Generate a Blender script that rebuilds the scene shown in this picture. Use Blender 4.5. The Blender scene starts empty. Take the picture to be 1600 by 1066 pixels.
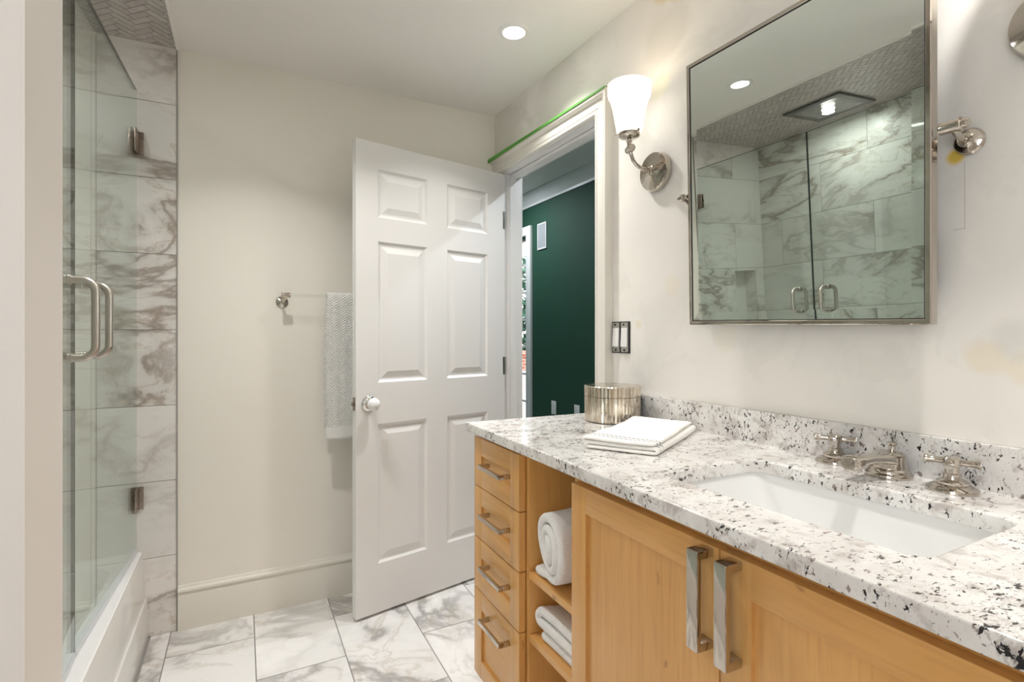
import bpy, bmesh, math, random
from mathutils import Vector, Matrix
random.seed(11)
PI = math.pi
SC = bpy.context.scene
COL = SC.collection

# ------------------------------------------------------------------ camera, world, exposure
cd = bpy.data.cameras.new('camera'); cam = bpy.data.objects.new('camera', cd); COL.objects.link(cam)
cam.location = (0, 0, 1.21); cam.rotation_euler = (PI/2, 0, -math.radians(27.932))
cd.sensor_fit = 'HORIZONTAL'; cd.sensor_width = 36.0; cd.lens = 36.0*828/1600
cd.shift_y = -10.0/1600; cd.clip_start = 0.02; cd.clip_end = 100
SC.camera = cam
SC.view_settings.view_transform = 'Standard'; SC.view_settings.look = 'None'
SC.view_settings.gamma = 1.0; SC.view_settings.use_curve_mapping = False
SC.view_settings.exposure = 0.30
W = bpy.data.worlds.new('sky'); SC.world = W; W.use_nodes = True
W.node_tree.nodes['Background'].inputs[0].default_value = (0.97, 0.98, 1.0, 1)
W.node_tree.nodes['Background'].inputs[1].default_value = 5.2
try:
    SC.cycles.max_bounces = 14; SC.cycles.diffuse_bounces = 8; SC.cycles.glossy_bounces = 8
    SC.cycles.transparent_max_bounces = 16; SC.cycles.caustics_reflective = False
    SC.cycles.sample_clamp_indirect = 8.0
except Exception: pass
P_DOWN, P_SCONCE, E_SHADE, P_VENT = 5.2, 0.15, 0.9, 2.6

# ------------------------------------------------------------------ materials
def N(nt, typ, **kw):
    n = nt.nodes.new(typ)
    for k, v in kw.items():
        if k.startswith('p_'): setattr(n, k[2:], v)
    for k, v in kw.items():
        if k.startswith('p_'): continue
        key = int(k[1:]) if k[0] == 'i' and k[1:].isdigit() else k.replace('_', ' ')
        s = n.inputs[key]
        if isinstance(v, bpy.types.NodeSocket): nt.links.new(v, s)
        else: s.default_value = v
    return n
def math_(nt, op, a, b=None, clamp=False):
    n = nt.nodes.new('ShaderNodeMath'); n.operation = op; n.use_clamp = clamp
    for i, v in enumerate((a, b)):
        if v is None: continue
        if isinstance(v, bpy.types.NodeSocket): nt.links.new(v, n.inputs[i])
        else: n.inputs[i].default_value = v
    return n.outputs[0]
def vmath(nt, op, a, b):
    n = nt.nodes.new('ShaderNodeVectorMath'); n.operation = op
    for i, v in enumerate((a, b)):
        if isinstance(v, bpy.types.NodeSocket): nt.links.new(v, n.inputs[i])
        else: n.inputs[i].default_value = v
    return n.outputs[0]
def ramp(nt, fac, stops, interp='LINEAR'):
    n = nt.nodes.new('ShaderNodeValToRGB'); nt.links.new(fac, n.inputs[0]); n.color_ramp.interpolation = interp
    els = n.color_ramp.elements
    while len(els) < len(stops): els.new(0.5)
    for e, (p, c) in zip(els, stops):
        e.position = p; e.color = (c, c, c, 1) if not isinstance(c, tuple) else (*c, 1)
    return n.outputs[0]
def mix(nt, fac, a, b, mode='MIX'):
    n = nt.nodes.new('ShaderNodeMix'); n.data_type = 'RGBA'; n.blend_type = mode
    for i, v in ((0, fac), (6, a), (7, b)):
        if isinstance(v, bpy.types.NodeSocket): nt.links.new(v, n.inputs[i])
        elif i: n.inputs[i].default_value = (*v, 1)
        else: n.inputs[i].default_value = v
    return n.outputs[2]
def base(name, col=(.8, .8, .8), rough=.5, metal=0., spec=.5, coat=0.):
    m = bpy.data.materials.new(name); m.use_nodes = True; nt = m.node_tree
    b = nt.nodes['Principled BSDF']
    b.inputs['Base Color'].default_value = (*col, 1); b.inputs['Roughness'].default_value = rough
    b.inputs['Metallic'].default_value = metal; b.inputs['Specular IOR Level'].default_value = spec
    b.inputs['Coat Weight'].default_value = coat
    return m, nt, b
def pos(nt): return nt.nodes.new('ShaderNodeTexCoord').outputs['Object']
def noise(nt, vec, scale, detail=4, rough=.5, dist=0.):
    return N(nt, 'ShaderNodeTexNoise', Vector=vec, Scale=scale, Detail=detail, Roughness=rough, Distortion=dist).outputs['Fac']
def mapping(nt, vec, rot=(0, 0, 0), scale=(1, 1, 1), loc=(0, 0, 0)):
    return N(nt, 'ShaderNodeMapping', Vector=vec, Rotation=rot, Scale=scale, Location=loc).outputs[0]
def bump(nt, b, h, strength=.3, dist=.002):
    n = N(nt, 'ShaderNodeBump', Height=h, Strength=strength, Distance=dist)
    nt.links.new(n.outputs[0], b.inputs['Normal'])
def simple(name, col, rough=.5, metal=0., spec=.5, coat=0., var=.06, vs=8.):
    m, nt, b = base(name, col, rough, metal, spec, coat)
    f = noise(nt, pos(nt), vs, 3)
    c2 = tuple(max(0, c*(1-var)) for c in col)
    nt.links.new(mix(nt, f, col, c2), b.inputs['Base Color'])
    return m
def paint(name, col, rough=.55, var=.03, bscale=240., bstr=.06):
    m, nt, b = base(name, col, rough)
    p = pos(nt); f = noise(nt, p, 1.6, 4)
    nt.links.new(mix(nt, f, col, tuple(c*(1-var) for c in col)), b.inputs['Base Color'])
    bump(nt, b, noise(nt, p, bscale, 2), bstr, .001)
    return m

def patchy_paint(name):
    m, nt, b = base(name, (.8, .78, .73), .5)
    p = pos(nt)
    n1 = noise(nt, p, 2.3, 6, .55, .6); n2 = noise(nt, mapping(nt, p, loc=(3, 7, 1)), 4.4, 6, .6, .9); n3 = noise(nt, mapping(nt, p, loc=(9, 2, 5)), 1.5, 4, .5, .5)
    c = mix(nt, ramp(nt, n1, [(.42, 0.), (.6, 1.)]), (.87, .843, .79), (.84, .815, .772))
    c = mix(nt, math_(nt, 'MULTIPLY', ramp(nt, n2, [(.52, 0.), (.58, 1.)]), .35), c, (.76, .74, .69))
    c = mix(nt, math_(nt, 'MULTIPLY', ramp(nt, n3, [(.56, 0.), (.62, 1.)]), .4), c, (.88, .84, .79))
    # old yellow and grey paint showing at a few spots
    for (y, z, r, a, col) in ((1.27, 2.36, .10, .8, (.72, .55, .18)), (1.13, 2.37, .035, .6, (.75, .62, .35)), (.508, 1.558, .024, .9, (.80, .55, .03)), (.46, 1.17, .045, .45, (.85, .72, .50)), (.40, 1.15, .04, .4, (.85, .72, .50)), (.42, 1.20, .05, .45, (.66, .66, .62)),
                          (1.26, 1.36, .05, .35, (.86, .76, .58)), (1.05, 1.20, .05, .3, (.86, .77, .60)), (1.42, 1.245, .02, .5, (.80, .72, .50)), (1.30, 2.20, .12, .35, (.62, .60, .54)), (1.95, 2.28, .25, .45, (.60, .58, .52)), (2.45, 2.25, .25, .55, (.58, .56, .50)), (1.31, 2.03, .05, .5, (.86, .84, .60))):
        d = N(nt, 'ShaderNodeVectorMath', p_operation='DISTANCE', i0=p, i1=(1.2513, y, z)).outputs['Value']
        d = math_(nt, 'ADD', d, math_(nt, 'MULTIPLY', math_(nt, 'SUBTRACT', n2, .5), r*1.6))
        f = math_(nt, 'MULTIPLY', ramp(nt, math_(nt, 'DIVIDE', d, r), [(.55, 1.), (.95, 0.)]), a)
        c = mix(nt, f, c, col)
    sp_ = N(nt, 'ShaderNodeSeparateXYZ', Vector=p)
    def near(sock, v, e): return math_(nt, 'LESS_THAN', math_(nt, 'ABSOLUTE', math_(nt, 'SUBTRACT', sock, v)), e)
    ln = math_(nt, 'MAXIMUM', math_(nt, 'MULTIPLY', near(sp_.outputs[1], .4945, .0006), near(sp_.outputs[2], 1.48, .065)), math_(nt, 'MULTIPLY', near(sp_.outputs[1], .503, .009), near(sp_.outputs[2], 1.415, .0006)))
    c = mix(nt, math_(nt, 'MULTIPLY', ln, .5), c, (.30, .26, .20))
    nt.links.new(c, b.inputs['Base Color'])
    nt.links.new(ramp(nt, n2, [(.4, .62), (.6, .42)]), b.inputs['Roughness'])
    bump(nt, b, math_(nt, 'ADD', n2, math_(nt, 'MULTIPLY', noise(nt, p, 160., 2), .25)), .25, .0015)
    return m

def marble(name, basec, vein, vein2, scale=2.4, rough=.18, amount=.85, cloud=.35, rot=(.5, .35, .75), dist=1.1, ml=.44, sharp=1.):
    m, nt, b = base(name, basec, rough)
    g = nt.nodes.new('ShaderNodeNewGeometry'); r = g.outputs['Random Per Island']
    off = N(nt, 'ShaderNodeVectorMath', p_operation='SCALE', i0=(41., 67., 29.), Scale=r).outputs[0]
    p = vmath(nt, 'ADD', pos(nt), off)
    q = mapping(nt, p, rot=rot, scale=(1.0, 1.0, 2.1))
    n1 = noise(nt, q, scale, 8, .56, dist)
    n2 = noise(nt, mapping(nt, q, loc=(5, 1, 8)), scale*1.9, 8, .6, dist*1.1)
    msk = noise(nt, mapping(nt, p, loc=(2, 9, 4)), scale*.8, 2)
    rd1 = ramp(nt, math_(nt, 'ABSOLUTE', math_(nt, 'SUBTRACT', n1, .5)), [(0., 1.), (.018*sharp, .75), (.04*sharp, .28), (.085*sharp+.02, 0.)])
    rd2 = ramp(nt, math_(nt, 'ABSOLUTE', math_(nt, 'SUBTRACT', n2, .47)), [(0., 1.), (.03*sharp, 0.)])
    m1 = ramp(nt, msk, [(ml, 0.05), (ml+.18, 1.)])
    cl = ramp(nt, n1, [(.40, 1.), (.56, 0.)])
    c = mix(nt, math_(nt, 'MULTIPLY', cl, cloud), basec, vein)
    c = mix(nt, math_(nt, 'MULTIPLY', math_(nt, 'MULTIPLY', rd1, m1), amount), c, vein)
    c = mix(nt, math_(nt, 'MULTIPLY', math_(nt, 'MULTIPLY', rd2, m1), amount*.45), c, vein2)
    nt.links.new(c, b.inputs['Base Color'])
    return m

def granite():
    m, nt, b = base('granite', (.8, .78, .75), .12, spec=.5)
    p = pos(nt)
    q = mapping(nt, p, rot=(.25, .1, .7), scale=(1., 1.9, 1.2))
    cl = noise(nt, p, 9., 5, .6, .4); cl2 = noise(nt, mapping(nt, p, loc=(4, 2, 8)), 24., 5, .6, .5)
    cloc = noise(nt, mapping(nt, p, rot=(0, 0, .9), scale=(1, 2.2, 1.4), loc=(7, 3, 1)), 6.5, 5, .62, .9)
    c = mix(nt, ramp(nt, cl, [(.36, 0.), (.62, 1.)]), (.84, .83, .81), (.68, .655, .63))
    c = mix(nt, math_(nt, 'MULTIPLY', ramp(nt, cl2, [(.53, 0.), (.66, 1.)]), .7), c, (.42, .37, .34))
    gs = noise(nt, q, 130., 5, .65, .5)
    gth = math_(nt, 'ADD', gs, math_(nt, 'MULTIPLY', math_(nt, 'SUBTRACT', cloc, .5), .5))
    c = mix(nt, math_(nt, 'MULTIPLY', ramp(nt, gth, [(.57, 0.), (.66, 1.)]), .62), c, (.36, .33, .315))
    bs = noise(nt, mapping(nt, q, loc=(1, 5, 3)), 76., 4, .6, .6)
    bth = math_(nt, 'ADD', bs, math_(nt, 'MULTIPLY', math_(nt, 'SUBTRACT', cloc, .5), .46))
    c = mix(nt, ramp(nt, bth, [(.612, 0.), (.640, 1.)]), c, (.022, .020, .024))
    rs = noise(nt, mapping(nt, q, loc=(8, 5, 9)), 60., 2, .5, .4)
    rth = math_(nt, 'ADD', rs, math_(nt, 'MULTIPLY', math_(nt, 'SUBTRACT', cl, .5), .4))
    c = mix(nt, math_(nt, 'MULTIPLY', ramp(nt, rth, [(.655, 0.), (.70, 1.)]), .75), c, (.15, .09, .08))
    nt.links.new(c, b.inputs['Base Color'])
    return m

def maple(name, grain):     # grain: 'z' or 'y'
    m, nt, b = base(name, (.63, .34, .12), .34, coat=.25)
    b.inputs['Coat Roughness'].default_value = .25
    p = pos(nt)
    sc = {'z': (16, 16, .9), 'y': (16, .9, 16), 'x': (.9, 16, 16)}[grain]
    q = mapping(nt, p, scale=sc)
    f1 = noise(nt, q, 1.5, 5, .55, .4); f2 = noise(nt, mapping(nt, p, scale=tuple(s*4 for s in sc)), 2., 3)
    f3 = noise(nt, p, 3.2, 3)
    c = mix(nt, ramp(nt, f1, [(.32, 0.), (.7, 1.)]), (.71, .385, .122), (.60, .305, .084))
    c = mix(nt, math_(nt, 'MULTIPLY', ramp(nt, f2, [(.5, 0.), (.75, 1.)]), .35), c, (.44, .20, .055))
    c = mix(nt, math_(nt, 'MULTIPLY', ramp(nt, f3, [(.45, 0.), (.7, 1.)]), .35), c, (.74, .44, .18))
    k = noise(nt, mapping(nt, p, scale=tuple(3 if s > 2 else 1.4 for s in sc), loc=(3, 3, 3)), 9., 2)
    c = mix(nt, math_(nt, 'MULTIPLY', ramp(nt, k, [(.74, 0.), (.78, 1.)]), .6), c, (.30, .13, .04))
    nt.links.new(c, b.inputs['Base Color'])
    bump(nt, b, f2, .05, .001)
    return m

def metal(name, col, rough, var=.05):
    m, nt, b = base(name, col, rough, 1.)
    f = noise(nt, pos(nt), 30., 3)
    nt.links.new(ramp(nt, f, [(.3, rough*.8), (.7, rough*1.25+.01)]), b.inputs['Roughness'])
    return m

def glass_mat(name, tint, r0=.04):
    m = bpy.data.materials.new(name); m.use_nodes = True; nt = m.node_tree
    for n in list(nt.nodes):
        if n.type != 'OUTPUT_MATERIAL': nt.nodes.remove(n)
    out = [n for n in nt.nodes if n.type == 'OUTPUT_MATERIAL'][0]
    g = nt.nodes.new('ShaderNodeNewGeometry')
    d = N(nt, 'ShaderNodeVectorMath', p_operation='DOT_PRODUCT', i0=g.outputs['Normal'], i1=g.outputs['Incoming']).outputs['Value']
    c = math_(nt, 'SUBTRACT', 1., math_(nt, 'ABSOLUTE', d), True)
    R = math_(nt, 'ADD', math_(nt, 'MULTIPLY', math_(nt, 'POWER', c, 5.), 1-r0), r0, True)
    t = nt.nodes.new('ShaderNodeBsdfTransparent'); t.inputs[0].default_value = (*tint, 1)
    gl = nt.nodes.new('ShaderNodeBsdfGlossy'); gl.inputs['Roughness'].default_value = 0.0
    gl.inputs[0].default_value = (.93, .97, .95, 1)
    mx = nt.nodes.new('ShaderNodeMixShader')
    nt.links.new(R, mx.inputs[0]); nt.links.new(t.outputs[0], mx.inputs[1]); nt.links.new(gl.outputs[0], mx.inputs[2])
    nt.links.new(mx.outputs[0], out.inputs[0])
    return m

def emit(name, col, strength):
    m, nt, b = base(name, col, .4)
    b.inputs['Emission Color'].default_value = (*col, 1); b.inputs['Emission Strength'].default_value = strength
    return m

def terry(name, col=(.86, .85, .83), scale=420., strength=.5):
    m, nt, b = base(name, col, .95, spec=.15)
    p = pos(nt); f = noise(nt, p, scale, 3, .6)
    nt.links.new(mix(nt, ramp(nt, f, [(.3, 1.), (.6, 0.)]), col, tuple(c*.9 for c in col)), b.inputs['Base Color'])
    b.inputs['Sheen Weight'].default_value = .3
    bump(nt, b, f, strength, .003)
    return m
def chevron_terry():
    m, nt, b = base('woven_terry', (.86, .85, .83), .95, spec=.15)
    p = pos(nt); s = N(nt, 'ShaderNodeSeparateXYZ', Vector=p)
    zz = math_(nt, 'PINGPONG', s.outputs[0], .019)
    h = math_(nt, 'SINE', math_(nt, 'MULTIPLY', math_(nt, 'ADD', s.outputs[2], zz), 2*PI/.0115))
    inb = math_(nt, 'GREATER_THAN', s.outputs[2], .80)
    h = math_(nt, 'MULTIPLY', h, inb)
    h = math_(nt, 'ADD', h, noise(nt, p, 350., 3))
    nt.links.new(mix(nt, ramp(nt, math_(nt, 'MULTIPLY_ADD', h, .25), [(.2, 0.), (.8, 1.)]), (.87, .86, .84), (.87, .86, .84)), b.inputs['Base Color'])
    b.inputs['Sheen Weight'].default_value = .3
    bump(nt, b, h, .7, .003)
    return m
def striped_cotton():
    m, nt, b = base('striped_cotton', (.88, .87, .84), .9, spec=.2)
    p = pos(nt); s = N(nt, 'ShaderNodeSeparateXYZ', Vector=p)      # object space: x = along, y = across
    x = s.outputs[0]; y = s.outputs[1]
    def band(c0, w): return math_(nt, 'LESS_THAN', math_(nt, 'ABSOLUTE', math_(nt, 'SUBTRACT', x, c0)), w)
    dash = math_(nt, 'GREATER_THAN', math_(nt, 'FRACT', math_(nt, 'MULTIPLY', math_(nt, 'ADD', y, math_(nt, 'MULTIPLY', x, .6)), 1/.0115)), .3)
    f = math_(nt, 'MULTIPLY', math_(nt, 'MAXIMUM', band(.026, .0030), band(.047, .0030)), dash)
    nt.links.new(mix(nt, f, (.88, .87, .84), (.07, .075, .09)), b.inputs['Base Color'])
    bump(nt, b, noise(nt, p, 500., 2), .25, .001)
    return m
def antique_mirror():
    m, nt, b = base('antique_mirror', (.78, .70, .58), .12, 1.)
    p = pos(nt)
    f = noise(nt, mapping(nt, p, scale=(9, 9, 1.5)), 9., 4, .6, .5); f2 = noise(nt, p, 120., 3)
    c = mix(nt, ramp(nt, f, [(.35, 0.), (.65, 1.)]), (.86, .80, .70), (.46, .38, .28))
    c = mix(nt, ramp(nt, f2, [(.62, 0.), (.7, .8)]), c, (.20, .15, .10))
    nt.links.new(c, b.inputs['Base Color']); nt.links.new(ramp(nt, f, [(.3, .08), (.7, .3)]), b.inputs['Roughness'])
    return m
def green_paint():
    return paint('green_paint', (.011, .062, .036), .75, .1)

M = {}
M['ceil'] = paint('ceiling_paint', (.89, .872, .845), .6)
M['wall'] = paint('cream_paint', (.84, .812, .748), .5)
M['wallw'] = paint('warm_white_paint', (.85, .825, .795), .5)
M['patchy'] = patchy_paint('patched_wall_paint')
M['trim'] = paint('cream_trim_paint', (.76, .737, .672), .35, .03, 60., .03)
M['whitetrim'] = paint('white_trim_paint', (.78, .775, .765), .35, .03, 60., .03)
M['doorp'] = paint('door_paint', (.76, .755, .745), .33, .02, 90., .04)
M['green'] = green_paint()
M['walltile'] = marble('wall_marble', (.80, .785, .76), (.28, .23, .19), (.38, .26, .15), 1.35, .34, .85, .07, dist=.45, ml=.38, sharp=.55)
M['floortile'] = marble('floor_marble', (.86, .85, .84), (.34, .325, .32), (.46, .39, .30), 1.9, .17, .95, .15, rot=(0.2, .1, .6), dist=.8, ml=.34)
M['grout'] = simple('grey_grout', (.30, .29, .28), .9)
M['grout_dark'] = simple('wall_grout', (.24, .225, .21), .9)
M['herring'] = marble('herringbone_marble', (.53, .50, .48), (.31, .285, .27), (.38, .32, .26), 9., .3, .6, .4)
M['herring_grout'] = simple('herringbone_grout', (.24, .225, .21), .9)
M['granite'] = granite()
M['maple_z'] = maple('maple_upright', 'z'); M['maple_y'] = maple('maple_level', 'y'); M['maple_x'] = maple('maple_inside', 'x')
M['dark'] = simple('dark_gap', (.02, .014, .01), .8)
M['nickel'] = metal('polished_nickel', (.56, .515, .46), .06)
M['chrome'] = metal('chrome', (.80, .79, .77), .06)
M['brushed'] = metal('brushed_steel', (.54, .50, .455), .33)
M['bronze'] = metal('hinge_bronze', (.32, .26, .22), .3)
M['mirror'] = metal('mirror_silver', (.81, .875, .84), .0)
M['mirror'].node_tree.nodes['Principled BSDF'].inputs['Roughness'].default_value = 0
for l in list(M['mirror'].node_tree.links):
    if l.to_socket.name == 'Roughness': M['mirror'].node_tree.links.remove(l)
M['glass'] = glass_mat('shower_glass', (.915, .95, .935))
M['winglass'] = glass_mat('window_glass', (.97, .98, .98))
M['edge'] = simple('glass_edge', (.012, .028, .025), .3)
M['rod'] = glass_mat('glass_rod', (.96, .97, .96), .06)
M['porcelain'] = simple('porcelain', (.82, .825, .82), .07, var=.01)
M['acrylic'] = simple('tub_acrylic', (.86, .855, .85), .12, var=.015)
M['tubskirt'] = simple('tub_skirt', (.74, .725, .70), .10, var=.03)
M['shade'] = emit('frosted_shade', (1., .955, .87), E_SHADE)
M['bulb'] = emit('bulb', (1., .93, .82), 2)
M['lens'] = emit('downlight_lens', (1., .965, .90), 25)
M['ventlens'] = emit('vent_lens', (1., .97, .92), 4)
M['ventmetal'] = simple('vent_metal', (.12, .12, .115), .35)
M['ventdish'] = metal('vent_reflector', (.26, .26, .25), .33)
M['stripgrey'] = simple('strip_grey', (.30, .29, .27), .45)
M['plastic'] = simple('white_plastic', (.84, .83, .81), .3, var=.02)
M['black'] = simple('dark_box', (.02, .02, .02), .6)
M['zinc'] = metal('zinc', (.55, .54, .52), .35)
M['tape'] = simple('green_tape', (.10, .36, .05), .6, var=.25, vs=30)
M['terry'] = terry('white_terry', scale=230., strength=1.); M['chev'] = chevron_terry(); M['cotton'] = striped_cotton()
M['antique'] = antique_mirror()
M['speaker'] = simple('speaker_cloth', (.34, .35, .36), .7)
M['woodfloor'] = simple('grey_carpet', (.52, .52, .53), .95, vs=200)
M['seal'] = simple('clear_seal', (.62, .64, .66), .3)

# ------------------------------------------------------------------ mesh helpers
class MB:
    def __init__(self): self.bm = bmesh.new()
    def _merge(self, t, mi=0):
        for f in t.faces: f.material_index = mi
        me = bpy.data.meshes.new('t'); t.to_mesh(me); t.free()
        self.bm.from_mesh(me); bpy.data.meshes.remove(me); return self
    def box(self, x0, y0, z0, x1, y1, z1, bev=0., seg=2, mi=0, mat=None):
        t = bmesh.new(); bmesh.ops.create_cube(t, size=1)
        sx, sy, sz = x1-x0, y1-y0, z1-z0
        for v in t.verts: v.co = Vector(((v.co.x+.5)*sx+x0, (v.co.y+.5)*sy+y0, (v.co.z+.5)*sz+z0))
        if bev: bmesh.ops.bevel(t, geom=t.edges[:], offset=bev, segments=seg, affect='EDGES', profile=.6)
        if mat: bmesh.ops.transform(t, matrix=mat, verts=t.verts)
        return self._merge(t, mi)
    def lathe(self, prof, o=(0, 0, 0), axis=(0, 0, 1), seg=48, mi=0, flute=None):
        t = bmesh.new(); a = Vector(axis).normalized(); q = Vector((0, 0, 1)).rotation_difference(a)
        rings = []
        for r, h in prof:
            if r < 1e-6: rings.append([t.verts.new(q @ Vector((0, 0, h))+Vector(o))])
            else:
                ring = []
                for i in range(seg):
                    rr = r*(flute(i) if flute else 1)
                    ring.append(t.verts.new(q @ Vector((rr*math.cos(2*PI*i/seg), rr*math.sin(2*PI*i/seg), h))+Vector(o)))
                rings.append(ring)
        for A, B in zip(rings, rings[1:]):
            for i in range(seg):
                j = (i+1) % seg
                if len(A) == 1 and len(B) == 1: continue
                if len(A) == 1: t.faces.new((A[0], B[i], B[j]))
                elif len(B) == 1: t.faces.new((A[i], A[j], B[0]))
                else: t.faces.new((A[i], A[j], B[j], B[i]))
        for R in (rings[0], rings[-1]):
            if len(R) > 1: t.faces.new(R)
        bmesh.ops.recalc_face_normals(t, faces=t.faces[:])
        return self._merge(t, mi)
    def tube(self, pts, r, seg=16, caps=True, mi=0):
        pts = [Vector(p) for p in pts]; n = len(pts); rs = r if isinstance(r, (list, tuple)) else [r]*n
        t = bmesh.new(); rings = []; up = None
        for i, p in enumerate(pts):
            d = ((pts[min(i+1, n-1)]-p).normalized()+(p-pts[max(i-1, 0)]).normalized()).normalized()
            if up is None:
                up = d.orthogonal().normalized()
            up = (up-d*up.dot(d)).normalized(); s = d.cross(up)
            rings.append([t.verts.new(p+(up*math.cos(2*PI*k/seg)+s*math.sin(2*PI*k/seg))*rs[i]) for k in range(seg)])
        for A, B in zip(rings, rings[1:]):
            for k in range(seg): t.faces.new((A[k], A[(k+1) % seg], B[(k+1) % seg], B[k]))
        if caps: t.faces.new(rings[0]); t.faces.new(rings[-1])
        bmesh.ops.recalc_face_normals(t, faces=t.faces[:])
        return self._merge(t, mi)
    def loops(self, loops, cap0=False, cap1=False, closed=True, mi=0):
        t = bmesh.new(); R = [[t.verts.new(Vector(p)) for p in L] for L in loops]
        for A, B in zip(R, R[1:]):
            n = len(A)
            for k in range(n if closed else n-1): t.faces.new((A[k], A[(k+1) % n], B[(k+1) % n], B[k]))
        if cap0: t.faces.new(R[0])
        if cap1: t.faces.new(R[-1])
        bmesh.ops.recalc_face_normals(t, faces=t.faces[:])
        return self._merge(t, mi)
    def prism(self, poly, v, mi=0):      # polygon of 3-D points pushed along v
        t = bmesh.new(); A = [t.verts.new(Vector(p)) for p in poly]; B = [t.verts.new(Vector(p)+Vector(v)) for p in poly]
        n = len(A); t.faces.new(A); t.faces.new(B)
        for k in range(n): t.faces.new((A[k], A[(k+1) % n], B[(k+1) % n], B[k]))
        bmesh.ops.recalc_face_normals(t, faces=t.faces[:])
        return self._merge(t, mi)
    def build(self, name, mats, parent=None, smooth=35, sub=0):
        me = bpy.data.meshes.new(name); self.bm.to_mesh(me); self.bm.free()
        for m in (mats if isinstance(mats, (list, tuple)) else [mats]): me.materials.append(m)
        if smooth:
            me.polygons.foreach_set('use_smooth', [True]*len(me.polygons))
            me.set_sharp_from_angle(angle=math.radians(smooth))
        o = bpy.data.objects.new(name, me); COL.objects.link(o)
        if parent: o.parent = parent
        if sub:
            s = o.modifiers.new('s', 'SUBSURF'); s.levels = s.render_levels = sub
        return o
def tag(o, label, cat, group=None, kind=None):
    o['label'] = label; o['category'] = cat
    if group: o['group'] = group
    if kind: o['kind'] = kind
    return o
def thing(name, loc, label, cat, rz=0., group=None, kind=None):
    o = bpy.data.objects.new(name, None); COL.objects.link(o); o.empty_display_size = .05
    o.location = loc; o.rotation_euler = (0, 0, rz)
    return tag(o, label, cat, group, kind)
def struct(o, label, cat): return tag(o, label, cat, kind='structure')
def dup(root, loc, label, group):
    r = root.copy(); COL.objects.link(r); r.location = loc; r['label'] = label; r['group'] = group
    for ch in list(root.children):
        c = ch.copy(); COL.objects.link(c); c.parent = r
        for g in list(ch.children):
            d = g.copy(); COL.objects.link(d); d.parent = c
    return r
def rrect(cx, cy, hx, hy, r, z, n=6):
    out = []
    for (sx, sy, a0) in ((1, 1, 0), (-1, 1, PI/2), (-1, -1, PI), (1, -1, 1.5*PI)):
        for k in range(n+1):
            a = a0+PI/2*k/n
            out.append((cx+sx*(hx-r)+r*math.cos(a), cy+sy*(hy-r)+r*math.sin(a), z))
    return out
def lamp(name, typ, loc, power, col, parent=None, size=.05, rot=(0, 0, 0), spread=None):
    l = bpy.data.lights.new(name, typ); l.energy = power; l.color = col
    if typ == 'AREA':
        l.shape = 'DISK'; l.size = size
        if spread: l.spread = spread
    else: l.shadow_soft_size = size
    o = bpy.data.objects.new(name, l); COL.objects.link(o); o.location = loc; o.rotation_euler = rot
    if parent: o.parent = parent
    return o

# ------------------------------------------------------------------ the setting
XW, XW2, YB, H = 1.2513, 1.374, 2.558, 2.38
XS = lambda y: -.193-(YB-y)*.0175                 # front line of the shower alcove
DY0, DY1, DZ = 1.662, 2.475, 2.05                 # doorway in the right wall
# floor: grout bed and tiles
def rects_minus(rects, hole):
    out = []
    hx0, hy0, hx1, hy1 = hole
    for (a, b, c, d) in rects:
        if c <= hx0 or a >= hx1 or d <= hy0 or b >= hy1: out.append((a, b, c, d)); continue
        if a < hx0: out.append((a, b, hx0, d))
        if c > hx1: out.append((hx1, b, c, d))
        aa, cc = max(a, hx0), min(c, hx1)
        if b < hy0: out.append((aa, b, cc, hy0))
        if d > hy1: out.append((aa, hy1, cc, d))
    return out
mb = MB(); mb.box(-1.3, -1.3, -.08, XW2, YB+.1, -.0012, mi=1)
g = .0022
sk = Matrix(((1, .0175, 0, -.0175*YB), (0, 1, 0, 0), (0, 0, 1, 0), (0, 0, 0, 1)))
cols = [-1.135, -.825, -.515, -.215, .087, .392, .694, .996, 1.3]
yj = [2.355, 2.055, 2.366, 2.066, 2.205, 2.36, 2.06, 2.36, 2.06]
for i in range(len(cols)-1):
    x0, x1 = cols[i], cols[i+1]
    j0 = {3: 2.355, 4: 2.055, 5: 2.366, 6: 2.067, 7: 2.366}.get(i, 2.2)
    ys = [j0+.606*k for k in range(-8, 3)]
    for a, c in zip(ys, ys[1:]):
        a, c = max(a, -1.29), min(c, YB+.02)
        if c-a < .02: continue
        if i == 2:      # border strip against the tub and the tiles left of it
            mb.box(-.285+g, a+g, -.02, x1-g, c-g, 0, mat=sk); continue
        if i < 2 and a > .85: continue
        mb.box(x0+g, a+g, -.02, x1-g, c-g, 0, mat=sk)
mb.box(XW-.005, DY0, -.02, XW2+.01, DY1, .001)
struct(mb.build('floor', [M['floortile'], M['grout']], smooth=0), 'white marble floor tiles with thin grey grout', 'floor')
mb = MB(); mb.box(-1.3, -1.3, H, XW2, .86, H+.08); mb.prism([(XS(.86), .86, H), (XW2, .86, H), (XW2, YB+.1, H), (XS(YB), YB+.1, H)], (0, 0, .08))
struct(mb.build('ceiling', M['ceil'], smooth=0), 'smooth off-white painted ceiling over the bathroom', 'ceiling')
struct(MB().box(XS(YB), YB, 0, XW2, YB+.1, H).build('wall_back', M['wall'], smooth=0), 'cream painted wall behind the open white door', 'wall')
mb = MB()
mb.box(XW, -1.3, 0, XW2, DY0-.02, H).box(XW, DY1+.02, 0, XW2, YB+.0, H).box(XW, DY0-.02, DZ+.02, XW2, DY1+.02, H)
struct(mb.build('wall_right', M['patchy'], smooth=0), 'patched off-white wall behind the mirror and sconces', 'wall')
struct(MB().box(-1.4, -1.4, 0, XW2, -1.3, H).build('wall_front', M['wallw'], smooth=0), 'painted wall behind the viewer', 'wall')
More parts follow.
